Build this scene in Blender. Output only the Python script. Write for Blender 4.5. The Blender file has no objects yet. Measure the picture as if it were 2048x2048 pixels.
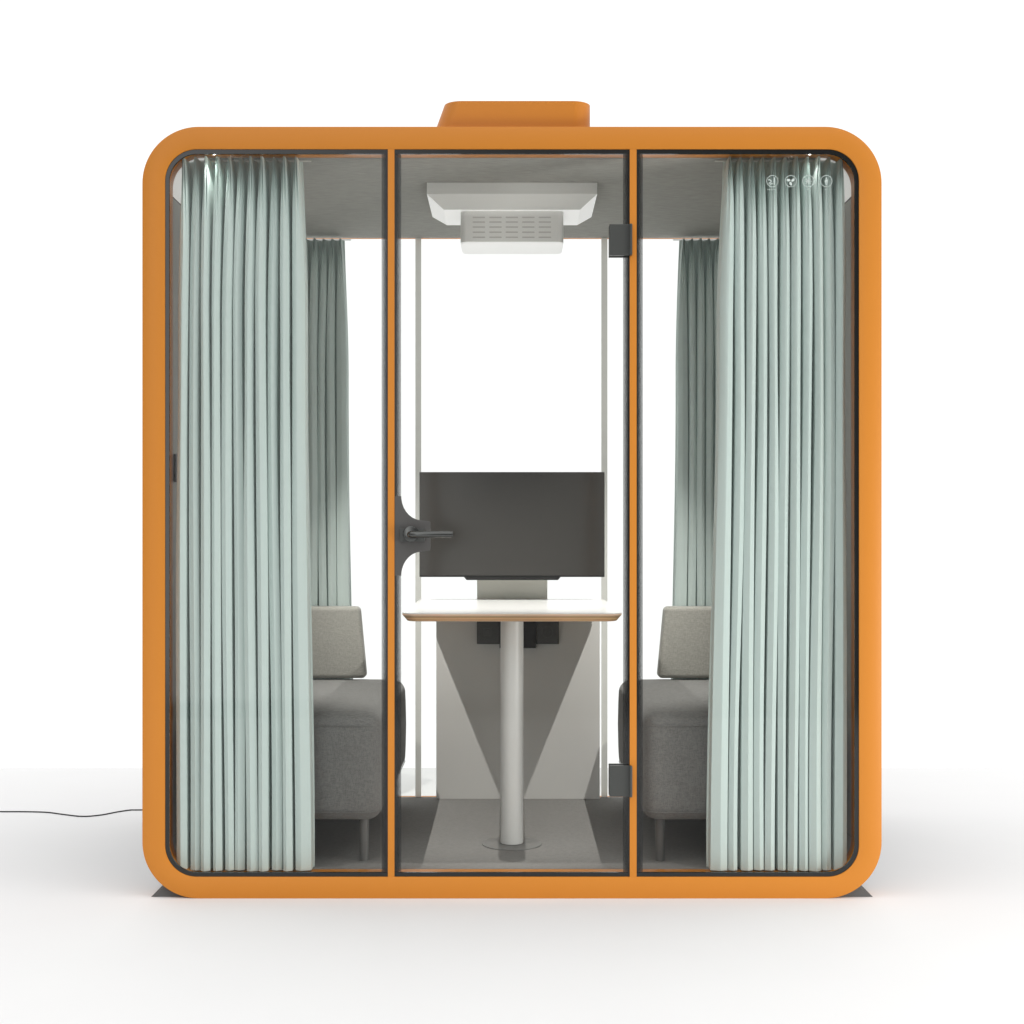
import bpy, bmesh, math, random
from mathutils import Vector, Matrix
random.seed(7)
S = bpy.context.scene
COL = S.collection
rad = math.radians

# ------------------------------------------------------------------ camera
EYE = 1.0903; CAMD = 4.231
cam = bpy.data.cameras.new('camera'); camo = bpy.data.objects.new('camera', cam); COL.objects.link(camo)
camo.location = (0, -CAMD, EYE); camo.rotation_euler = (rad(90), 0, 0)
cam.lens = 50; cam.sensor_width = 36; cam.shift_y = 40/2048; cam.clip_start = .05; cam.clip_end = 200
S.camera = camo
S.view_settings.view_transform = 'Standard'; S.view_settings.look = 'None'
S.view_settings.exposure = 0; S.view_settings.gamma = 1; S.view_settings.use_curve_mapping = False
S.cycles.max_bounces = 12; S.cycles.transparent_max_bounces = 16; S.cycles.diffuse_bounces = 6; S.cycles.caustics_reflective = False; S.cycles.caustics_refractive = False

# ------------------------------------------------------------------ studio surround (world light)
W = bpy.data.worlds.new('World'); S.world = W; W.use_nodes = True
nt = W.node_tree; N = nt.nodes; L = nt.links
for n in list(N): N.remove(n)
def wn(t, **k):
    n = N.new(t)
    for a, b in k.items(): setattr(n, a, b)
    return n
def wmath(op, a, b=None, clamp=False):
    n = wn('ShaderNodeMath', operation=op, use_clamp=clamp)
    for i, v in enumerate((a, b)):
        if v is None: continue
        if isinstance(v, (int, float)): n.inputs[i].default_value = v
        else: L.new(v, n.inputs[i])
    return n.outputs[0]
tc = wn('ShaderNodeTexCoord'); sx = wn('ShaderNodeSeparateXYZ'); L.new(tc.outputs['Generated'], sx.inputs[0])
def wramp(v, lo, hi, pts):
    m = wn('ShaderNodeMapRange'); L.new(v, m.inputs[0]); m.inputs[1].default_value = lo; m.inputs[2].default_value = hi
    r = wn('ShaderNodeValToRGB'); L.new(m.outputs[0], r.inputs[0]); e = r.color_ramp.elements
    r.color_ramp.interpolation = 'EASE'
    while len(e) < len(pts): e.new(.5)
    for q, (p, c) in zip(e, pts):
        q.position = (p-lo)/(hi-lo); c = min(c/4, 1); q.color = (c, c, c, 1)
    return wmath('MULTIPLY', r.outputs[0], 4.0)
front = wramp(sx.outputs['X'], -1, 1, [(-1, .2), (-.45, .2), (-.29, 2.9), (-.15, 1.7), (.0, .55), (.2, .2), (.4, .25), (.6, .9), (.85, 1.0), (1, .7)])
low = wramp(sx.outputs['Z'], -.3, .9, [(-.3, .02), (-.118, .02), (-.112, 1.0), (.26, .95), (.36, .8), (.5, .9)])
fr = wmath('MULTIPLY', front, low)
back = wramp(sx.outputs['Y'], -1, 1, [(-1, 0), (-.08, 0), (.45, 1), (1, 1)])
BACK = 1.12
b1 = wmath('MULTIPLY', back, BACK)
up = wramp(sx.outputs['Z'], -1, 1, [(-1, 0), (.35, 0), (.6, 1), (1, 1)])
fr = wmath('ADD', wmath('MULTIPLY', fr, wmath('SUBTRACT', 1.0, up)), wmath('MULTIPLY', up, 1.75))
b2 = wmath('MULTIPLY', wmath('SUBTRACT', 1.0, back), fr)
tot = wmath('ADD', b1, b2)
bg = wn('ShaderNodeBackground'); bg.inputs[0].default_value = (1, 1, 1, 1); L.new(tot, bg.inputs[1])
wo = wn('ShaderNodeOutputWorld'); L.new(bg.outputs[0], wo.inputs[0])

sb = bpy.data.lights.new('softbox', 'AREA'); sb.shape = 'RECTANGLE'; sb.size = 1.6; sb.size_y = .95; sb.energy = 98; sb.color = (1, .985, .96)
sbo = bpy.data.objects.new('softbox', sb); COL.objects.link(sbo); sbo.location = (4.1, -2.3, .55)
sbo.rotation_euler = (Vector((.2, .2, .9))-sbo.location).to_track_quat('-Z', 'Y').to_euler()
# the two small ceiling spots of the pod, plus the lit panel, are with their builders below

# ------------------------------------------------------------------ material helpers
def mat(name, col, rough=.5, spec=.5, metal=0, sheen=0, coat=0):
    m = bpy.data.materials.new(name); m.use_nodes = True
    b = m.node_tree.nodes['Principled BSDF']
    b.inputs['Base Color'].default_value = (*col, 1); b.inputs['Roughness'].default_value = rough
    b.inputs['Specular IOR Level'].default_value = spec; b.inputs['Metallic'].default_value = metal
    b.inputs['Sheen Weight'].default_value = sheen; b.inputs['Coat Weight'].default_value = coat
    return m
def noise_col(m, scale, lo, hi, stretch=(1, 1, 1), detail=3, bump=0, rough=None, bdist=.001):
    t = m.node_tree; n = t.nodes; l = t.links; b = n['Principled BSDF']
    base = b.inputs['Base Color'].default_value[:3]
    tc = n.new('ShaderNodeTexCoord'); mp = n.new('ShaderNodeMapping'); mp.inputs['Scale'].default_value = stretch
    l.new(tc.outputs['Object'], mp.inputs[0])
    no = n.new('ShaderNodeTexNoise'); no.inputs['Scale'].default_value = scale; no.inputs['Detail'].default_value = detail
    l.new(mp.outputs[0], no.inputs['Vector'])
    r = n.new('ShaderNodeValToRGB'); r.color_ramp.elements[0].position = .3; r.color_ramp.elements[1].position = .7
    r.color_ramp.elements[0].color = (*[c*lo for c in base], 1); r.color_ramp.elements[1].color = (*[min(c*hi, 1) for c in base], 1)
    l.new(no.outputs['Fac'], r.inputs[0]); l.new(r.outputs[0], b.inputs['Base Color'])
    if bump:
        bp = n.new('ShaderNodeBump'); bp.inputs['Strength'].default_value = bump; bp.inputs['Distance'].default_value = bdist
        l.new(no.outputs['Fac'], bp.inputs['Height']); l.new(bp.outputs[0], b.inputs['Normal'])
    return m
M = {}
M['orange'] = noise_col(mat('orange_lacquer', (.56, .200, .019), .42, .35), 900, .985, 1.015, bump=.05, bdist=.0002)
M['body'] = noise_col(mat('orange_body', (.70, .24, .028), .45, .35), 900, .98, 1.02, bump=.05, bdist=.0002)
M['frit'] = mat('black_glass_edge', (.010, .0105, .010), .12, .5)
M['dark'] = noise_col(mat('dark_grey_metal', (.045, .048, .045), .34, .5), 700, .95, 1.05, bump=.05, bdist=.0002)
M['lockgrey'] = mat('lock_plate_grey', (.075, .073, .070), .4, .4)
M['lever'] = mat('lever_metal', (.10, .103, .10), .24, .5, 1.0)
M['black'] = mat('black_plastic', (.008, .008, .008), .4, .4)
M['socket'] = mat('socket_plastic', (.056, .057, .052), .35, .4)
M['ringgrey'] = mat('dark_ring', (.075, .076, .07), .4, .4)
M['white'] = noise_col(mat('white_plastic', (.77, .77, .745), .45, .4), 300, .98, 1.02)
M['laminate'] = mat('white_laminate', (.63, .63, .625), .25, .5)
M['wallpanel'] = noise_col(mat('pale_wall_panel', (.48, .475, .455), .7, .2), 400, .95, 1.05, bump=.1)
M['rimgrey'] = mat('pale_grey_profile', (.62, .62, .59), .5, .3)
M['metalgrey'] = mat('pale_grey_powder_coat', (.63, .63, .61), .38, .5)
M['panel'] = noise_col(mat('grey_panel', (.72, .715, .69), .55, .3), 300, .97, 1.03)
M['column'] = noise_col(mat('grey_column', (.78, .77, .69), .6, .3), 300, .97, 1.03)
M['screen'] = mat('dark_screen', (.036, .034, .031), .13, .6)
M['seatplate'] = mat('grey_base_plate', (.19, .188, .18), .5, .3)
M['leggrey'] = mat('grey_leg', (.11, .11, .105), .4, .4)

def fabric(name, col, scale=420, bump=.35, lo=.72, hi=1.28):
    m = mat(name, col, .95, .1, sheen=.15)
    t = m.node_tree; n = t.nodes; l = t.links; b = n['Principled BSDF']
    tc = n.new('ShaderNodeTexCoord')
    outs = []
    for st in ((1, 1, 7), (7, 7, 1)):
        mp = n.new('ShaderNodeMapping'); mp.inputs['Scale'].default_value = [scale/420*s for s in st]
        l.new(tc.outputs['Object'], mp.inputs[0])
        no = n.new('ShaderNodeTexNoise'); no.inputs['Scale'].default_value = 60; no.inputs['Detail'].default_value = 4
        l.new(mp.outputs[0], no.inputs['Vector']); outs.append(no.outputs['Fac'])
    a = n.new('ShaderNodeMath'); a.operation = 'ADD'; l.new(outs[0], a.inputs[0]); l.new(outs[1], a.inputs[1])
    r = n.new('ShaderNodeValToRGB'); r.color_ramp.elements[0].position = .38; r.color_ramp.elements[1].position = .62
    h = n.new('ShaderNodeMath'); h.operation = 'MULTIPLY'; h.inputs[1].default_value = .5; l.new(a.outputs[0], h.inputs[0])
    r.color_ramp.elements[0].color = (*[c*lo for c in col], 1); r.color_ramp.elements[1].color = (*[c*hi for c in col], 1)
    l.new(h.outputs[0], r.inputs[0]); l.new(r.outputs[0], b.inputs['Base Color'])
    bp = n.new('ShaderNodeBump'); bp.inputs['Strength'].default_value = bump; bp.inputs['Distance'].default_value = .002
    l.new(h.outputs[0], bp.inputs['Height']); l.new(bp.outputs[0], b.inputs['Normal'])
    return m
M['seat'] = fabric('grey_wool', (.155, .155, .149), 560, .4, .80, 1.20)
M['back'] = fabric('beige_grey_wool', (.31, .305, .275), 560, .4, .84, 1.16)
M['carpet'] = noise_col(mat('grey_carpet', (.225, .22, .21), .95, .1), 260, .88, 1.12, (.35, 1, 1), 4, .3)
M['ceiling'] = noise_col(mat('grey_felt', (.36, .355, .33), .9, .15), 230, .86, 1.14, (.12, 1, 1), 4, .25)

def curtain_mat():
    m = mat('mint_curtain', (.54, .625, .60), .85, .15, sheen=.1)
    noise_col(m, 260, .965, 1.035, (6, 6, .8), 2, .08)
    t = m.node_tree; n = t.nodes; l = t.links; b = n['Principled BSDF']
    tr = n.new('ShaderNodeBsdfTranslucent'); tr.inputs[0].default_value = (.78, .84, .80, 1)
    mx = n.new('ShaderNodeMixShader'); mx.inputs[0].default_value = .035
    o = n['Material Output']; l.new(b.outputs[0], mx.inputs[1]); l.new(tr.outputs[0], mx.inputs[2]); l.new(mx.outputs[0], o.inputs[0])
    return m
M['curtain'] = curtain_mat()
M['shell'] = noise_col(mat('dark_grey_shell', (.04, .04, .04), .6, .3), 500, .95, 1.05)
def frosted():
    m = mat('frosted_profile', (.72, .72, .69), .5, .3); t = m.node_tree; n = t.nodes; l = t.links
    tr = n.new('ShaderNodeBsdfTranslucent'); tr.inputs[0].default_value = (.86, .86, .83, 1); mx = n.new('ShaderNodeMixShader'); mx.inputs[0].default_value = .58
    l.new(n['Principled BSDF'].outputs[0], mx.inputs[1]); l.new(tr.outputs[0], mx.inputs[2]); l.new(mx.outputs[0], n['Material Output'].inputs[0]); return m
M['frosted'] = frosted()

def glass_mat(name, refl):
    m = bpy.data.materials.new(name); m.use_nodes = True
    t = m.node_tree; n = t.nodes; l = t.links; n.remove(n['Principled BSDF'])
    tr = n.new('ShaderNodeBsdfTransparent'); tr.inputs[0].default_value = (.985, .99, .985, 1)
    g = n.new('ShaderNodeBsdfGlossy'); g.inputs['Roughness'].default_value = .02
    lw = n.new('ShaderNodeLayerWeight'); lw.inputs[0].default_value = .12
    mu = n.new('ShaderNodeMath'); mu.operation = 'MULTIPLY_ADD'; mu.inputs[1].default_value = .5; mu.inputs[2].default_value = refl
    l.new(lw.outputs['Facing'], mu.inputs[0])
    mx = n.new('ShaderNodeMixShader'); l.new(mu.outputs[0], mx.inputs[0]); l.new(tr.outputs[0], mx.inputs[1]); l.new(g.outputs[0], mx.inputs[2])
    l.new(mx.outputs[0], n['Material Output'].inputs[0]); return m
M['glass'] = glass_mat('clear_glass', .006)

def fade_mat():                       # printed dot band that thins out towards the clear glass
    m = M['frit'].copy(); m.name = 'black_dot_band'
    t = m.node_tree; n = t.nodes; l = t.links; b = n['Principled BSDF']
    at = n.new('ShaderNodeAttribute'); at.attribute_name = 'fade'
    pw = n.new('ShaderNodeMath'); pw.operation = 'POWER'; pw.inputs[1].default_value = 1.0; l.new(at.outputs['Fac'], pw.inputs[0])
    mu = n.new('ShaderNodeMath'); mu.operation = 'MULTIPLY'; mu.inputs[1].default_value = .70; l.new(pw.outputs[0], mu.inputs[0])
    tr = n.new('ShaderNodeBsdfTransparent'); mx = n.new('ShaderNodeMixShader')
    l.new(mu.outputs[0], mx.inputs[0]); l.new(b.outputs[0], mx.inputs[1]); l.new(tr.outputs[0], mx.inputs[2])
    l.new(mx.outputs[0], n['Material Output'].inputs[0]); return m
M['fade'] = fade_mat()

def ply_mat():
    m = mat('plywood_edge', (.55, .33, .19), .5, .3)
    t = m.node_tree; n = t.nodes; l = t.links; b = n['Principled BSDF']
    g = n.new('ShaderNodeTexCoord'); s = n.new('ShaderNodeSeparateXYZ'); l.new(g.outputs['Object'], s.inputs[0])
    mr = n.new('ShaderNodeMapRange'); mr.inputs[1].default_value = .743; mr.inputs[2].default_value = .770; l.new(s.outputs['Z'], mr.inputs[0])
    r = n.new('ShaderNodeValToRGB'); r.color_ramp.interpolation = 'CONSTANT'
    pts = [(0, (.62, .43, .29)), (.10, (.50, .29, .14)), (.30, (.70, .45, .27)), (.38, (.46, .28, .14)), (.55, (.40, .28, .17)), (.66, (.66, .45, .32)), (.86, (.72, .55, .44)), (.93, (.55, .42, .35))]
    e = r.color_ramp.elements
    while len(e) < len(pts): e.new(.5)
    for q, (p, c) in zip(e, pts): q.position = p; q.color = (*c, 1)
    l.new(mr.outputs[0], r.inputs[0])
    no = n.new('ShaderNodeTexNoise'); mp = n.new('ShaderNodeMapping'); mp.inputs['Scale'].default_value = (6, 6, 500)
    l.new(g.outputs['Object'], mp.inputs[0]); l.new(mp.outputs[0], no.inputs['Vector']); no.inputs['Scale'].default_value = 3
    mx = n.new('ShaderNodeMixRGB'); mx.blend_type = 'MULTIPLY'; mx.inputs[0].default_value = .45
    l.new(r.outputs[0], mx.inputs[1]); l.new(no.outputs['Color'], mx.inputs[2])
    hs = n.new('ShaderNodeHueSaturation'); hs.inputs['Value'].default_value = 1.25; l.new(mx.outputs[0], hs.inputs['Color'])
    l.new(hs.outputs[0], b.inputs['Base Color']); return m
M['ply'] = ply_mat()

def emit_mat(name, col, st):
    m = mat(name, (.7, .7, .7), .5, .3); b = m.node_tree.nodes['Principled BSDF']
    b.inputs['Emission Color'].default_value = (*col, 1); b.inputs['Emission Strength'].default_value = st; return m
M['lamp'] = emit_mat('lit_diffuser', (1, .99, .97), .38)
M['cornerglow'] = emit_mat('corner_trim_glow', (1, .98, .95), .28)  # ceiling corner trim, brightened by an added glow of its own
M['led'] = emit_mat('lit_led', (1, .97, .9), 25)

# ------------------------------------------------------------------ mesh helpers
def obj(name, bm, m, parent=None, smooth=None, loc=None, bevel=0, seg=2, sub=0):
    me = bpy.data.meshes.new(name); bmesh.ops.recalc_face_normals(bm, faces=bm.faces); bm.to_mesh(me); bm.free()
    o = bpy.data.objects.new(name, me); COL.objects.link(o)
    for q in (m if isinstance(m, (list, tuple)) else [m]): me.materials.append(q)
    if parent: o.parent = parent
    if loc: o.location = loc
    if smooth is not None:
        me.polygons.foreach_set('use_smooth', [True]*len(me.polygons))
        es = o.modifiers.new('e', 'EDGE_SPLIT'); es.split_angle = rad(smooth)
    if bevel:
        b = o.modifiers.new('bevel', 'BEVEL'); b.width = bevel; b.segments = seg; b.limit_method = 'ANGLE'; b.angle_limit = rad(40)
        if smooth is not None: o.modifiers.move(1, 0)
        b.harden_normals = False
    return o
def thing(name, label, cat, loc=(0, 0, 0), group=None):
    o = bpy.data.objects.new(name, None); COL.objects.link(o); o.location = loc
    o['label'] = label; o['category'] = cat
    if group: o['group'] = group
    return o
def tag(o, label, cat, group=None):
    o['label'] = label; o['category'] = cat
    if group: o['group'] = group
    return o
def box(bm, x0, x1, y0, y1, z0, z1):
    v = [bm.verts.new(p) for p in ((x0, y0, z0), (x1, y0, z0), (x1, y1, z0), (x0, y1, z0), (x0, y0, z1), (x1, y0, z1), (x1, y1, z1), (x0, y1, z1))]
    for f in ((0, 3, 2, 1), (4, 5, 6, 7), (0, 1, 5, 4), (1, 2, 6, 5), (2, 3, 7, 6), (3, 0, 4, 7)): bm.faces.new([v[i] for i in f])
    return bm
def nb(): return bmesh.new()
def B(*a): return box(nb(), *a)
def rrect(x0, x1, z0, z1, r, n=16):
    """rounded rectangle outline, counter-clockwise, r = one radius or four (bl, br, tr, tl)"""
    if not isinstance(r, (list, tuple)): r = (r,)*4
    P = []
    for (cx, cz, a0, q) in ((x0+r[0], z0+r[0], 180, r[0]), (x1-r[1], z0+r[1], 270, r[1]), (x1-r[2], z1-r[2], 0, r[2]), (x0+r[3], z1-r[3], 90, r[3])):
        if q == 0: P.append((cx, cz)); continue
        for i in range(n+1):
            a = rad(a0+90*i/n); P.append((cx+q*math.cos(a), cz+q*math.sin(a)))
    return P
def prism(P, y0, y1, bm=None, cap=True):
    bm = bm or nb()
    a = [bm.verts.new((x, y0, z)) for x, z in P]; b = [bm.verts.new((x, y1, z)) for x, z in P]; n = len(P)
    for i in range(n): bm.faces.new((a[i], a[(i+1) % n], b[(i+1) % n], b[i]))
    if cap: bm.faces.new(a[::-1]); bm.faces.new(b)
    return bm
def ring(Po, Pi, y0, y1, bm=None):
    bm = bm or nb(); n = len(Po)
    V = [[bm.verts.new((x, y, z)) for x, z in P] for P, y in ((Po, y0), (Pi, y0), (Pi, y1), (Po, y1))]
    for i in range(n):
        j = (i+1) % n
        for k in range(4):
            A, C = V[k], V[(k+1) % 4]; bm.faces.new((A[i], A[j], C[j], C[i]))
    return bm
def tube(pts, r, seg=10, bm=None, cap=True):
    bm = bm or nb(); R = r if isinstance(r, (list, tuple)) else [r]*len(pts); pts = [Vector(p) for p in pts]; rings = []
    up = None
    for i, p in enumerate(pts):
        d = (pts[min(i+1, len(pts)-1)]-pts[max(i-1, 0)]).normalized()
        u = d.orthogonal().normalized() if up is None else (up-d*up.dot(d)).normalized()
        up = u; v = d.cross(u)
        rings.append([bm.verts.new(p+(u*math.cos(2*math.pi*k/seg)+v*math.sin(2*math.pi*k/seg))*R[i]) for k in range(seg)])
    for a, b in zip(rings, rings[1:]):
        for k in range(seg): bm.faces.new((a[k], a[(k+1) % seg], b[(k+1) % seg], b[k]))
    if cap: bm.faces.new(rings[0][::-1]); bm.faces.new(rings[-1])
    return bm
def spline(pts, n=8):
    P = [Vector(p) for p in pts]; out = []
    for i in range(len(P)-1):
        a, b, c, d = P[max(i-1, 0)], P[i], P[i+1], P[min(i+2, len(P)-1)]
        for k in range(n):
            t = k/n; out.append(.5*((2*b)+(c-a)*t+(2*a-5*b+4*c-d)*t*t+(3*b-a-3*c+d)*t**3))
    out.append(P[-1]); return out
def rbox(x0, x1, y0, y1, z0, z1, r, seg=5):
    bm = B(x0, x1, y0, y1, z0, z1)
    bmesh.ops.bevel(bm, geom=list(bm.edges), offset=r, segments=seg, profile=.5, affect='EDGES'); return bm

# ------------------------------------------------------------------ ground
g = nb(); v = [g.verts.new(p) for p in ((-14, -4.06, 0), (14, -4.06, 0), (14, 2.34, 0), (-14, 2.34, 0))]; g.faces.new(v)
ground = obj('ground', g, noise_col(mat('studio_floor', (.755, .755, .755), .75, .12), 3, .995, 1.005)); ground['kind'] = 'structure'

# ------------------------------------------------------------------ meeting pod
HX = 1.1; ZT = 2.2963; XI = 1.0327; Z0 = .064; Z1 = 2.2297; RO = .168; RI = .094; DEP = 1.30; YC = .10; YB = 1.278
pod = thing('meeting_pod', 'orange framed glass meeting pod with rounded corners standing on white floor', 'meeting pod')
OUT = rrect(-HX, HX, 0, ZT, RO, 24); INN = rrect(-XI, XI, Z0, Z1, RI, 24)
INW = rrect(-XI-.012, XI+.012, Z0-.012, Z1+.012, RI+.008, 24)
obj('front_frame', ring(OUT, INN, 0, YC), M['orange'], pod, 30, bevel=.0012)
obj('outer_shell', ring(OUT, INW, YC+.001, DEP-.022), M['shell'], pod, 30)
obj('rear_frame', ring(OUT, INN, DEP-.02, DEP), M['body'], pod, 30)
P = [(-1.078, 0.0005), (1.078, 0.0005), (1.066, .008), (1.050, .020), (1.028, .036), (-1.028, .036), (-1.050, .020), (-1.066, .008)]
obj('corner_shade_block', prism(P, .018, DEP-.03), mat('contact_shade_grey', (.115, .115, .113), 1, .05), pod)  # dark block added in place of the contact shade under the rounded corners
# inner linings
c = B(-XI+.10, XI-.10, YC+.002, YB, Z1-.0005, Z1+.010); obj('ceiling_panel', c, M['ceiling'], pod)
c = B(-XI+.10, XI-.10, YC+.002, YB, Z0-.010, Z0); obj('floor_panel', c, M['carpet'], pod)
for s in (-1, 1):
    n = 12
    for part, zc, a0 in (('ceiling_corner', Z1-RI, 90 if s < 0 else 0), ('floor_corner', Z0+RI, 180 if s < 0 else 270)):
        bm = nb(); P = []
        for i in range(n+1):
            a = rad(a0+90*i/n); P.append((s*(XI-RI)+(RI)*math.cos(a), zc+RI*math.sin(a)))
        if part == 'ceiling_corner':
            P = ([(s*(XI-.098), Z1)]+(P if s < 0 else P[::-1])+[(-XI*(-s), 2.112)]); 
        else:
            P = ([(s*XI, Z0+RI+.004)]+(P if s < 0 else P[::-1])+[(s*(XI-.098), Z0)])
            P = P
        Q = [(x+(s*.006), z+(.006 if part == 'ceiling_corner' else -.006)) for x, z in P]
        prism(P+Q[::-1], YC+.002, YB, bm)
        obj(part, bm, M['cornerglow'] if part == 'ceiling_corner' else M['wallpanel'], pod, 40)
    obj('side_wall', B(min(s*XI, s*(XI+.01)), max(s*XI, s*(XI+.01)), YC+.002, YB, Z0+RI+.005, 2.108), M['wallpanel'], pod)
# wall switch on the left wall
obj('wall_switch', rbox(-XI+.0005, -XI+.008, .104, .142, 1.243, 1.328, .002, 2), M['black'], pod)

# mullions
MX = ((-.3694, -.3500), (.3505, .3708))
for a, b in MX:
    obj('mullion', B(a, b, .0006, .075, Z0, Z1), M['orange'], pod, None)
    obj('rear_mullion', B(a-.0045, b-.0015, YB-.004, YB+.0, Z0+.001, Z1-.001), M['frosted'], pod)
# glazing
GY0, GY1 = .012, .020
def pane(name, P, parent): return obj(name, prism(P, GY0, GY1), M['glass'], parent)
def fill(bm, loop, y):
    vs = [bm.verts.new((x, y, z)) for x, z in loop]; bm.faces.new(vs)
def band(parent, P_out, P_in, name='black_border'):
    return obj(name, ring(P_out, P_in, .004, .0115), M['frit'], parent)
def fade_band(parent, xin, xout, z0, z1, name='edge_band'):
    """xin = solid side, xout = side towards clear glass"""
    bm = nb(); lay = bm.verts.layers.float_color.new('fade'); k = 8
    for y in (.005, .011):
        row = []
        for i in range(k+1):
            x = xin+(xout-xin)*i/k; col = []
            for z in (z0, z1):
                vv = bm.verts.new((x, y, z)); t = i/k; vv[lay] = (t, t, t, 1); col.append(vv)
            row.append(col)
        for a, b in zip(row, row[1:]): bm.faces.new((a[0], b[0], b[1], a[1]))
    return obj(name, bm, M['fade'], parent)
WS = .0193; WT = .0134; WE = .0120
for s in (-1, 1):
    xa, xb = (-XI, MX[0][0]) if s < 0 else (MX[1][1], XI)
    r = (RI, 0, 0, RI) if s < 0 else (0, RI, RI, 0)
    # equal point counts in both outlines: tiny radius instead of none
    r1 = tuple(q or .0004 for q in r); r2 = tuple((q-.012) if q else .0004 for q in r)
    Po = rrect(xa, xb, Z0, Z1, r1); 
    Pi = rrect(xa+(WE if s < 0 else WS), xb-(WS if s < 0 else WE), Z0+WT-.0008, Z1-WT, r2)
    gl = pane('side_window', rrect(xa+.0005, xb-.0005, Z0+.0005, Z1-.0005, r1), pod)
    # solid border: all but the side next to the mullion
    Pi2 = rrect(xa+(WE if s < 0 else 0.0002), xb-(0.0002 if s < 0 else WE), Z0+WT-.0008, Z1-WT, r2)
    band(gl, Po, Pi2)
    if s < 0: fade_band(gl, xb-.0005, xb-WS, Z0+WT, Z1-WT)
    else: fade_band(gl, xa+.0005, xa+WS, Z0+WT, Z1-WT)
    if s > 0: RIGHT = gl
    else: LEFT = gl
# rear glazing
for a, b, r in ((-XI, MX[0][0]-.004, (RI, 0, 0, RI)), (MX[0][1]+.001, MX[1][0]-.004, (0,)*4), (MX[1][1]+.001, XI, (0, RI, RI, 0))):
    obj('rear_window', prism(rrect(a+.001, b-.001, Z0+.001, Z1-.001, tuple(q or .0005 for q in r)), YB-.012, YB-.005), M['glass'], pod)

# door
door = obj('door', prism(rrect(MX[0][1]+.0005, MX[1][0]-.0005, Z0+.001, Z1-.001, .0005), GY0, GY1), M['glass'], pod)
xa, xb = MX[0][1]+.0005, MX[1][0]-.0005
for zz0, zz1 in ((Z1-WT, Z1-.0006), (Z0+.0006, Z0+WT-.0008)): obj('black_border', B(xa, xb, .004, .0115, zz0, zz1), M['frit'], door)
fade_band(door, xb, xb-WS, Z0+WT, Z1-WT)
# lock side band with a swelling round the handle
HZ = 1.0785
fade_band(door, xa, xa+WS, Z0+WT, HZ-.118); fade_band(door, xa, xa+WS, HZ+.118, Z1-WT)
P = [(xa, HZ-.1185)]; rr = .0625
x1 = xa+WS
for i in range(17):
    a = rad(180-90*i/16); P.append((x1+rr+rr*math.cos(a)*1.0, HZ-.1185+.0+(.072)*math.sin(a)))
ptop = [(x, 2*HZ-z) for x, z in P][::-1]
xr = -.2433
Pm = [(xr-.004, HZ-.0445), (xr, HZ-.041), (xr, HZ+.041), (xr-.004, HZ+.0445)]
bm = prism(P+Pm+ptop, .004, .0115); bmesh.ops.triangulate(bm, faces=[f for f in bm.faces if len(f.verts) > 4])
obj('lock_plate', bm, M['lockgrey'], door)
lc = obj('lock_case', rbox(-.334, -.2597, -.012, .0035, 1.0617, 1.1003, .0015, 2), M['dark'], door)
obj('handle_rose', tube([(-.2993, -.012, 1.0845), (-.2993, -.024, 1.0845)], 0.0235, 40), M['lever'], door, 40, bevel=.002)
hp = spline([(-.2993, -.022, 1.0832), (-.2993, -.045, 1.0832), (-.293, -.056, 1.0832), (-.278, -.060, 1.0832)], 6)+[Vector((-.1772*.98, -.060, 1.0832))]
obj('handle', tube(hp, .0095, 20), M['lever'], door, 40, bevel=.001)
for z0 in (1.9120, .3040):
    z1 = z0+.0925
    h = obj('hinge', rbox(.2895, .3505, -.008, .0035, z0, z1, .001, 2), M['dark'], door)
    obj('hinge_barrel', rbox(.3490, .3565, -.018, .004, z0, z1, .0015, 2), M['dark'], door)
    obj('hinge_back_plate', rbox(.2895, .3485, .021, .034, z0, z1, .001, 2), M['dark'], door)

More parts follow.
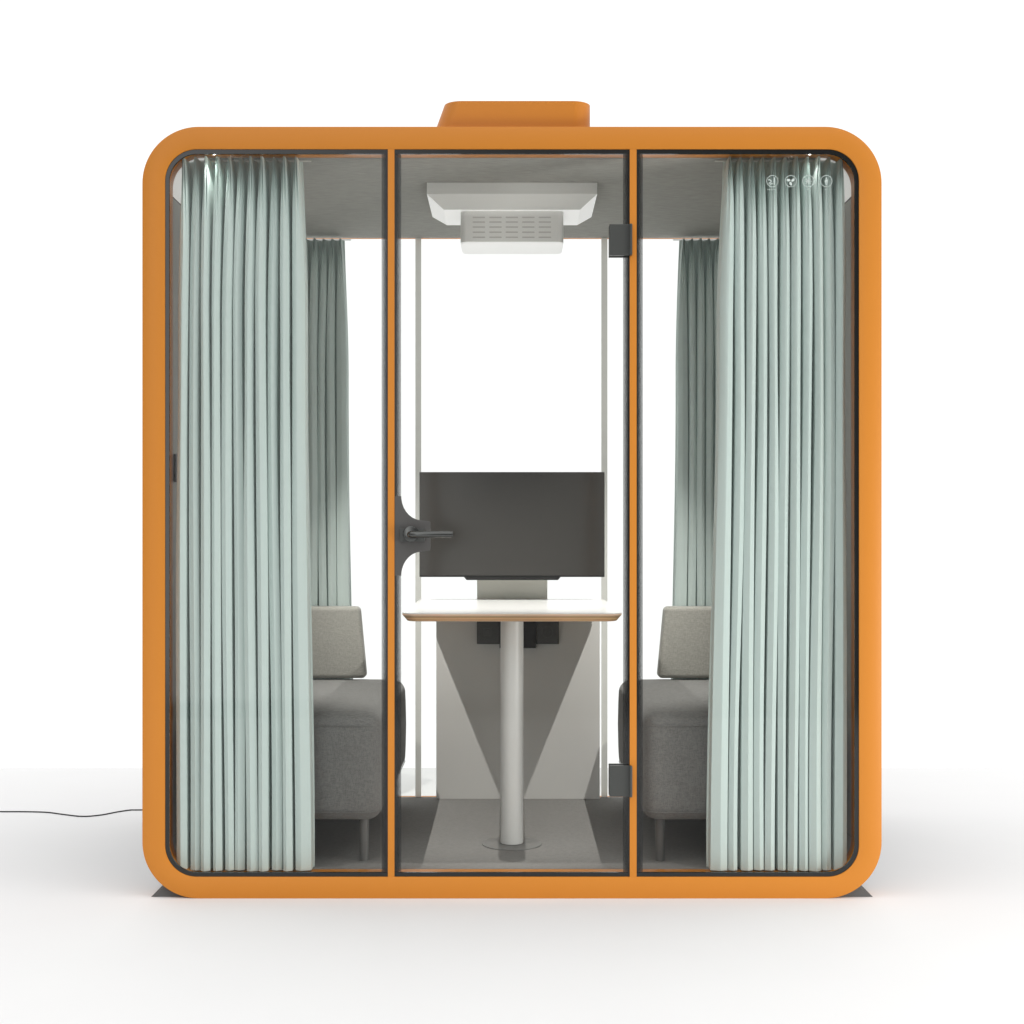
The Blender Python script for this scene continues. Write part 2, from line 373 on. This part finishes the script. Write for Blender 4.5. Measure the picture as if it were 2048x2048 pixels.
# white printed pictograms on the right window
def icon(cx, kind):
    bm = nb(); cz = 1.0903+(1064-360.5)/672.3*1.0; y0, y1 = .0105, .0118
    X = (cx-1024)/672.3*1.0026; R = .0176
    def q(pts): prism([(X+a*R, cz+b*R) for a, b in pts], y0, y1, bm)
    n = 40
    ring([(X+R*math.cos(2*math.pi*i/n), cz+R*math.sin(2*math.pi*i/n)) for i in range(n)],
         [(X+R*.92*math.cos(2*math.pi*i/n), cz+R*.92*math.sin(2*math.pi*i/n)) for i in range(n)], y0, y1, bm)
    def bar(x0, z0, x1, z1, w):
        d = Vector((x1-x0, z1-z0)).normalized()*w; p = Vector((-d.y, d.x)); q([(x0+p.x, z0+p.y), (x0-p.x, z0-p.y), (x1-p.x, z1-p.y), (x1+p.x, z1+p.y)])
    def disc(x, z, r, e=1, ang=0):
        q([(x+r*math.cos(t)*math.cos(ang)-e*r*math.sin(t)*math.sin(ang), z+r*math.cos(t)*math.sin(ang)+e*r*math.sin(t)*math.cos(ang)) for t in [2*math.pi*i/14 for i in range(14)]])
    if kind == 0:
        bar(.32, -.62, .32, .62, .09); bar(-.62, .35, -.05, -.02, .07); bar(-.62, -.40, -.05, .02, .07); bar(-.62, .35, -.62, .10, .07); bar(-.45, -.55, .1, -.35, .06)
    elif kind == 1:
        for a in (25, 155, 270): disc(.42*math.cos(rad(a)), .42*math.sin(rad(a)), .34, .62, rad(a+20))
    elif kind == 2:
        for a in range(0, 360, 45): bar(.16*math.cos(rad(a)), .16*math.sin(rad(a)), .62*math.cos(rad(a)), .62*math.sin(rad(a)), .055)
        disc(0, 0, .2)
    else:
        disc(0, .48, .14); bar(-.2, .25, -.2, -.15, .06); bar(.2, .25, .2, -.15, .06); bar(0, .25, 0, -.1, .1); bar(-.1, -.1, -.1, -.65, .055); bar(.1, -.1, .1, -.65, .055)
    k = (3, 0, 1, 1)[kind]                         # tiny unreadable caption strokes below
    for i in range(k*2): bar(-.28*k+.28*i, -1.42, -.28*k+.28*i+.17, -1.42, .05)
    obj('pictogram', bm, M['iconwhite'], RIGHT)
M['iconwhite'] = mat('white_print', (.56, .63, .60), .6, .2)
for k, cx in enumerate((1544.7, 1581.5, 1616.7, 1652.8)): icon(cx, k)

# roof ventilation box
def roofbox():
    bm = nb(); lv = []
    for z, xl, xr in ((ZT-.002, -.2400, .2378), (2.3878, -.2062, .2378)):
        P = rrect(xl, xr, .05, 1.05, (.055, .055, .055, .055), 10)
        lv.append([bm.verts.new((x, y, z)) for x, y in P])
    n = len(lv[0])
    for i in range(n): bm.faces.new((lv[0][i], lv[0][(i+1) % n], lv[1][(i+1) % n], lv[1][i]))
    bm.faces.new(lv[1]); bm.faces.new(lv[0][::-1]); return bm
obj('roof_vent', roofbox(), M['orange'], pod, 35)

# ------------------------------------------------------------------ curtains
def smooth(t): t = max(0, min(1, t)); return t*t*(3-2*t)
TOPP = [(0, 0), (.20, .03), (.34, .10), (.40, .55), (.43, .95), (.46, .62), (.50, 1.0), (.54, .62), (.57, .95), (.60, .55), (.66, .10), (.80, .03)]
BOTP = [(.03, .0), (.04, .05), (.02, .45), (.02, .86), (.25, .93), (.44, 1.0), (.46, 1.0), (.60, .96), (.80, .90), (.96, .85), (.97, .45), (.96, .05)]
MIDP = [(.03, .0), (.04, .06), (.02, .50), (.05, .80), (.22, .92), (.42, 1.0), (.50, 1.0), (.62, .98), (.80, .91), (.94, .80), (.97, .45), (.96, .06)]
def curtain(xa, xb, xa2, xb2, y, amp, ztop, zbot, n, seed, mirror, lab, flip=1):
    """xa..xb heading at the top, xa2..xb2 at the hem; xa is the wall side"""
    R = random.Random(seed)
    wt = [1+R.uniform(-.05, .05) for _ in range(n)]; wb = [1+R.uniform(-.16, .16) for _ in range(n)]
    wm = [1+R.uniform(-.13, .13) for _ in range(n)]
    wb[-1] = 1.55; wb[0] *= 1.2; wm[-1] = 1.35
    def cum(w, a, b):
        s = sum(w); out = [a]
        for q in w: out.append(out[-1]+(b-a)*q/s)
        return out
    Ct, Cm, Cb = cum(wt, xa, xb), cum(wm, xa+(xa2-xa)*.5, xb+(xb2-xb)*.32), cum(wb, xa2, xb2)
    gap = [R.choice((.08, .10, .13, .20)) for _ in range(n)]; gapb = [R.choice((.08, .10, .12, .20)) for _ in range(n)]
    gapb[-2] = .20; gapb[-1] = .06; gap[-1] = .06
    dmp = [R.uniform(.85, 1.1) for _ in range(n)]; ph = [R.uniform(0, 6.28) for _ in range(n)]
    rid = [R.uniform(-.07, .07) for _ in range(n)]; fulltop = [R.uniform(.30, .50) for _ in range(n)]
    rows = 70; bm = nb(); grid = []
    sub = 3
    for j in range(rows+1):
        t = (j/rows)**1.25; z = ztop+(zbot-ztop)*t; row = []
        drop = ztop-z
        for i in range(n):
            f = 1-math.exp(-drop/(fulltop[i]*.25)); f = min(1, f*1.02); g2 = smooth((drop-.25)/1.3)
            a = Ct[i]+(Cm[i]-Ct[i])*smooth(drop/.5); b = Ct[i+1]+(Cm[i+1]-Ct[i+1])*smooth(drop/.5)
            k2 = smooth((drop-.6)/1.5); a += (Cb[i]-Cm[i])*k2; b += (Cb[i+1]-Cm[i+1])*k2
            wob = .0022*math.sin(ph[i]+drop*3.1)*f
            gp = gap[i]*math.exp(-((drop-.7-.1*math.sin(ph[i]))/.35)**2)+gapb[i]*smooth((drop-.8)/1.0)
            ctl = []
            for (tx, ty), (mx_, my), (bx, by) in zip(TOPP, MIDP, BOTP):
                px = mx_+(bx-mx_)*g2; py = my+(by-my)*g2
                if .1 < px < .9: px += rid[i]
                px = .5+(px-.5)*(1-gp)
                if i == n-1: tx = tx if tx < .6 else .6+(tx-.6)*.12
                ctl.append((tx+(px-tx)*f, ty+(py-ty)*f))
            for m_ in range(len(ctl)):
                p, q = ctl[m_], (ctl[m_+1] if m_+1 < len(ctl) else (1.0, 0.0))
                for s_ in range(sub):
                    u = s_/sub; fx = p[0]+(q[0]-p[0])*u; fy = p[1]+(q[1]-p[1])*u
                    X = a+(b-a)*fx+wob; A = amp*(1.05-.05*f)*dmp[i]
                    zz = z+(.0018*fy if j == rows else 0)
                    row.append(bm.verts.new((X, y-A*fy*flip, zz)))
        X = Ct[-1]+(Cm[-1]-Ct[-1])*smooth(drop/.5)+(Cb[-1]-Cm[-1])*smooth((drop-.6)/1.5)
        row.append(bm.verts.new((X-(Ct[-1]-Ct[-2])*.36*(1-f), y, z)))
        grid.append(row)
    for ra, rb in zip(grid, grid[1:]):
        for i in range(len(ra)-1): bm.faces.new((ra[i], ra[i+1], rb[i+1], rb[i]))
    # soften creases a little
    for _ in range(0): bmesh.ops.smooth_vert(bm, verts=[v for r in grid[1:-1] for v in r[1:-1]], factor=.35, use_axis_x=True, use_axis_y=True, use_axis_z=False)
    th = thing('curtain', lab, 'curtain', (0, 0, 0), 'mint curtains in the corners of the pod')
    o = obj('curtain_cloth', bm, M['curtain'], th, None)
    o.data.polygons.foreach_set('use_smooth', [True]*len(o.data.polygons))
    es = o.modifiers.new('crease', 'EDGE_SPLIT'); es.split_angle = rad(24)
    pass
    xs = sorted((xa, xb+(.02 if xb > xa else -.02)))
    obj('curtain_rail', B(xs[0], xs[1], y-.004, y+.002, ztop+.001, ztop+.004), M['rimgrey'], th)
    return th
FT = 2.2215
curtain(-1.006, -.634, -1.018, -.603, .118, .068, FT, .0675, 11, 3, 0, 'mint green pleated curtain hanging at the front left corner behind the glass')
curtain(1.008, .640, 1.012, .594, .118, .068, FT, .0675, 11, 8, 0, 'mint green pleated curtain hanging at the front right behind the printed pictograms')
curtain(-1.005, -.640, -1.010, -.608, 1.245, .050, 2.212, .0675, 11, 21, 0, 'mint green curtain at the rear left corner, seen above the left bench')
curtain(1.005, .640, 1.010, .608, 1.245, .050, 2.212, .0675, 11, 34, 0, 'mint green curtain at the rear right corner, seen above the right bench')

# ------------------------------------------------------------------ benches
def bench(s, lab):
    t = thing('bench', lab, 'bench', (s*.71, .66, Z0), 'upholstered benches on both sides of the table')
    ox, oy, oz = -s*.71, -.66, -Z0
    def put(name, bm, m, par=t, **k):
        bmesh.ops.translate(bm, vec=(ox, oy, oz), verts=bm.verts); return obj(name, bm, m, par, **k)
    x0, x1 = sorted((s*.405, s*1.022))
    bm = B(x0, x1, .152, 1.178, .197, .534)
    bmesh.ops.subdivide_edges(bm, edges=list(bm.edges), cuts=3, use_grid_fill=True)
    for v in bm.verts:                       # soft belly
        zc = (v.co.z-.197)/(.534-.197)
        if abs(v.co.x-s*.405) < 1e-4: v.co.x += -s*.006*math.sin(math.pi*zc)
        if zc > .99 and x0+.01 < v.co.x < x1-.01 and .17 < v.co.y < 1.17: v.co.z += .006
    seat = put('seat', bm, M['seat'])
    bv = seat.modifiers.new('bevel', 'BEVEL'); bv.width = .045; bv.segments = 7; bv.limit_method = 'ANGLE'; bv.angle_limit = rad(50)
    seat.data.polygons.foreach_set('use_smooth', [True]*len(seat.data.polygons))
    for zz in (.492, .226):
        P = rrect(x0-.0012, x1+.0012, .1508, 1.1792, .05, 8); pts = [(x, y, zz) for x, y in P]; pts.append(pts[0])
        put('seam', tube(pts, .0016, 6), M['seat'], seat)
    # back cushion at the rear end of the seat
    P = [(s*1.022, .542), (s*.5475, .542), (s*.5725, .8097), (s*1.022, .8097)]
    bm = prism(P, 1.09, 1.172); bmesh.ops.bevel(bm, geom=list(bm.edges), offset=.016, segments=5, profile=.5, affect='EDGES')
    put('back_cushion', bm, M['back'], smooth=60)
    for lx in (.4625, .96):
        for ly in (.215, 1.11):
            put('leg', tube([(s*(lx), ly, Z0), (s*(lx), ly, .21)], [.0145, .0155], 20), M['leggrey'], smooth=40)
    return t
bench(-1, 'dark grey upholstered bench on the left of the table, behind the left curtain')
bench(1, 'dark grey upholstered bench on the right of the table, behind the right curtain')

# ------------------------------------------------------------------ table
tb = thing('table', 'white topped table with plywood edge on one round grey leg', 'table', (0, .445, Z0))
def rel(bm, t): bmesh.ops.translate(bm, vec=-t.location, verts=bm.verts); return bm
def slab(lv):
    bm = nb(); L_ = []
    for (x0, x1, y0, y1, z, rf, rb) in lv:
        P = rrect(x0, x1, y0, y1, (rf, rf, rb, rb), 10); L_.append([bm.verts.new((x, y, z)) for x, y in P])
    n = len(L_[0])
    for a, b in zip(L_, L_[1:]):
        for i in range(n): bm.faces.new((a[i], a[(i+1) % n], b[(i+1) % n], b[i]))
    bm.faces.new(L_[0][::-1]); bm.faces.new(L_[-1]); return bm
ztp = .834
tp = obj('tabletop', rel(slab([(-.3497, .3497, .257, 1.208, ztp-.0022, .045, .045), (-.3497, .3497, .257, 1.208, ztp, .045, .045)]), tb), M['laminate'], tb)
bm = slab([(-.330, .330, .272, 1.19, ztp-.027, .04, .04), (-.334, .334, .268, 1.196, ztp-.0255, .04, .04), (-.3497, .3497, .2572, 1.208, ztp-.0065, .045, .045), (-.3495, .3495, .2572, 1.2078, ztp-.0023, .045, .045)])
obj('plywood_edge', rel(bm, tb), M['ply'], tb)
obj('leg', rel(tube([(0, .445, Z0+.006), (0, .445, ztp-.028)], .0375, 48), tb), M['metalgrey'], tb, 40)
obj('base_plate', rel(tube([(0, .445, Z0+.0002), (0, .445, Z0+.004)], .098, 64), tb), M['seatplate'], tb, 40, bevel=.001)

# ------------------------------------------------------------------ media panel, sockets, screen
st = thing('screen_stand', 'pale grey panel with a narrow column behind the table, carrying the screen', 'screen stand', (0, 1.24, Z0))
obj('lower_panel', rel(B(-.2913, .3375, 1.237, 1.257, Z0, .785), st), M['panel'], st, None, bevel=.001)
obj('column', rel(B(-.134, .1355, 1.2165, 1.252, .787, 1.30), st), M['column'], st, None, bevel=.0015)
so = thing('power_outlet', 'black twin power outlet box on the grey panel below the table', 'power outlet', (.02, 1.235, .70))
obj('cable_box', rel(rbox(-.0477, .0912, 1.190, 1.236, .6474, .782, .001, 2), so), M['black'], so)
for a, b, k in ((-.134, -.0482, 0), (.0917, .1790, 1)):
    f = obj('socket_plate', rel(rbox(a, b, 1.196, 1.236, .6626, .752, .0015, 2), so), M['socket'], so)
    cx = (a+b)/2
    if k == 0:
        x0 = -.106+.0; bm = ring(rrect(-.109, -.078, .692, .724, .001, 2), rrect(-.105, -.082, .696, .720, .001, 2), 1.1935, 1.197)
        box(bm, -.101, -.086, 1.1925, 1.1962, .699, .714); obj('switch', rel(bm, so), M['ringgrey'], f)
    else:
        n = 40; bm = ring([(cx+.023*math.cos(2*math.pi*i/n), .708+.023*math.sin(2*math.pi*i/n)) for i in range(n)], [(cx+.019*math.cos(2*math.pi*i/n), .708+.019*math.sin(2*math.pi*i/n)) for i in range(n)], 1.1935, 1.197)
        for dx in (-.009, .009): tube([(cx+dx, 1.197, .708), (cx+dx, 1.1945, .708)], .0024, 10, bm)
        obj('socket', rel(bm, so), M['ringgrey'], f)
mo = thing('wall_screen', 'wide dark switched off screen above the table at the back of the pod', 'screen', (0, 1.12, 1.12))
obj('casing', rel(rbox(-.3472, .3472, 1.101, 1.125, .9215, 1.3152, .002, 2), mo), M['black'], mo)
obj('display', rel(B(-.3455, .3455, 1.0995, 1.1005, .9275, 1.3135), mo), M['screen'], mo)
bm = prism([(-.180, .9213), (-.170, .9100), (.172, .9100), (.182, .9213)], 1.100, 1.135); obj('chin', rel(bm, mo), M['black'], mo)
obj('mount', rel(B(-.10, .10, 1.1255, 1.2160, 1.03, 1.23), mo), M['black'], mo)

# ------------------------------------------------------------------ ceiling unit
cu = thing('ceiling_light', 'white ceiling light unit with slotted housing under the grey pod ceiling', 'ceiling light', (0, .57, Z1))
def levels(L_, mats=None):
    bm = nb(); vs = [[bm.verts.new(p) for p in ((x0, y0, z), (x1, y0, z), (x1, y1, z), (x0, y1, z))] for x0, x1, y0, y1, z in L_]
    for k, (a, b) in enumerate(zip(vs, vs[1:])):
        for i in range(4):
            f = bm.faces.new((a[i], a[(i+1) % 4], b[(i+1) % 4], b[i]))
            if mats: f.material_index = mats(k, i)
    return bm, vs
bm, vs = levels([(-.2777, .2777, .402, .742, Z1-.001), (-.2777, .2777, .402, .742, 2.1919)]); bm.faces.new(vs[0])
bm.faces.new(vs[-1])
obj('canopy', rel(bm, cu), M['white'], cu)
bm, vs = levels([(-.2777, .2777, .402, .742, 2.1915), (-.2249, .2249, .4548, .692, 2.1521)], lambda k, i: 0 if i == 0 else 1)
f = bm.faces.new(vs[-1]); f.material_index = 1
obj('light_diffuser', rel(bm, cu), [M['white'], M['lamp']], cu)
P = rrect(-.1706, .1706, .470, .665, .022, 8)
def loft(P0, lv, bm=None):
    bm = bm or nb(); LL = []
    cx = 0; cy = (.470+.665)/2
    for z, s_ in lv: LL.append([bm.verts.new((cx+(x-cx)-(s_ if x > 0 else -s_), cy+(y-cy)-(s_ if y > cy else -s_), z)) for x, y in P0])
    n = len(P0)
    for a, b in zip(LL, LL[1:]):
        for i in range(n): bm.faces.new((a[i], a[(i+1) % n], b[(i+1) % n], b[i]))
    return bm, LL
bm, LL = loft(P, [(2.1518, 0), (2.052, 0), (2.050, .0008)]); bm.faces.new(LL[0])
hs = obj('fan_housing', rel(bm, cu), M['white'], cu, 40)
bm, LL = loft(P, [(2.0500, .0008), (2.046, .003)]); bm.faces.new(LL[-1])
obj('lower_diffuser', rel(bm, cu), M['lamp'], hs, 40)
bm = nb()
for r_, py in enumerate((434.8, 444.2, 454.2, 464.5, 474.7)):
    z = EYE+(1064-py)*(CAMD+.470)/2844.4
    for k, cxp in enumerate((957, 990.2, 1023, 1056, 1089)):
        X = (cxp-1023.3)*(CAMD+.470)/2844.4
        for (w0, y_) in ((.021, .0),):
            prism(rrect(X-.0205, X+.0205, z-.0021, z+.0021, .002, 4), .4692, .4706, bm)
obj('air_slots', rel(bm, cu), mat('slot_shadow_grey', (.58, .57, .55), .8, .1), hs)

# ------------------------------------------------------------------ recessed spots
for s, lab in ((-1, 'small round spotlight glowing in the pod ceiling over the left curtain'), (1, 'small round spotlight glowing in the pod ceiling over the right curtain')):
    t = thing('spotlight', lab, 'spotlight', (s*.905, .40, Z1), 'small round ceiling spotlights')
    obj('ring', tube([(0, 0, -.006), (0, 0, -.0006)], .028, 32), M['rimgrey'], t, 40)
    obj('bulb', tube([(0, 0, -.0085), (0, 0, -.0062)], .018, 24), M['led'], t, 40)
    l = bpy.data.lights.new('spot_lamp', 'SPOT'); l.energy = 135; l.spot_size = rad(54); l.spot_blend = .75; l.shadow_soft_size = .008; l.color = (1, .97, .93)
    lo = bpy.data.objects.new('spot_lamp', l); COL.objects.link(lo); lo.location = (0, 0, -.022); lo.parent = t
    lo.rotation_euler = (Vector((s*.05, .98, .2))-Vector((s*.905, .40, Z1))).to_track_quat('-Z', 'Y').to_euler()

for s, e, lab in ((-1, .9, 'tiny bright downlight in the frame just above the left front curtain'), (1, .35, 'tiny downlight in the frame just above the right front curtain')):
    t = thing('downlight', lab, 'downlight', (s*.894, .036, Z1), 'tiny downlights in the front frame')
    obj('ring', tube([(0, 0, -.005), (0, 0, -.0006)], .011, 24), M['rimgrey'], t, 40)
    obj('bulb', tube([(0, 0, -.0062), (0, 0, -.0048)], .005, 20), M['led'], t, 40)
    l = bpy.data.lights.new('downlight_lamp', 'SPOT'); l.energy = e; l.spot_size = rad(110); l.spot_blend = .6; l.shadow_soft_size = .005; l.color = (1, .98, .95)
    lo = bpy.data.objects.new('downlight_lamp', l); COL.objects.link(lo); lo.location = (0, 0, -.012); lo.parent = t

# ------------------------------------------------------------------ power cable
def gp(px, py): d = EYE*2844.4/(py-1064); return ((px-1024)*d/2844.4, d-CAMD, .0026)
pts = [gp(-260, 1626), gp(-120, 1624), gp(0, 1624.5), gp(50, 1624.6), gp(95, 1626), gp(130, 1630.5), gp(165, 1634), gp(200, 1631.5), gp(235, 1625), gp(262, 1621.2), gp(284, 1621)]
pts += [(-1.15, 1.36, .0026), (-.9, 1.40, .0026), (-.8, 1.36, .0026), (-.78, 1.315, .02), (-.78, 1.301, .04)]
tag(obj('power_cable', tube(spline(pts, 8), .0024, 8), M['black'], None, 50), 'thin black power cable running across white floor from the pod to the left', 'cable')
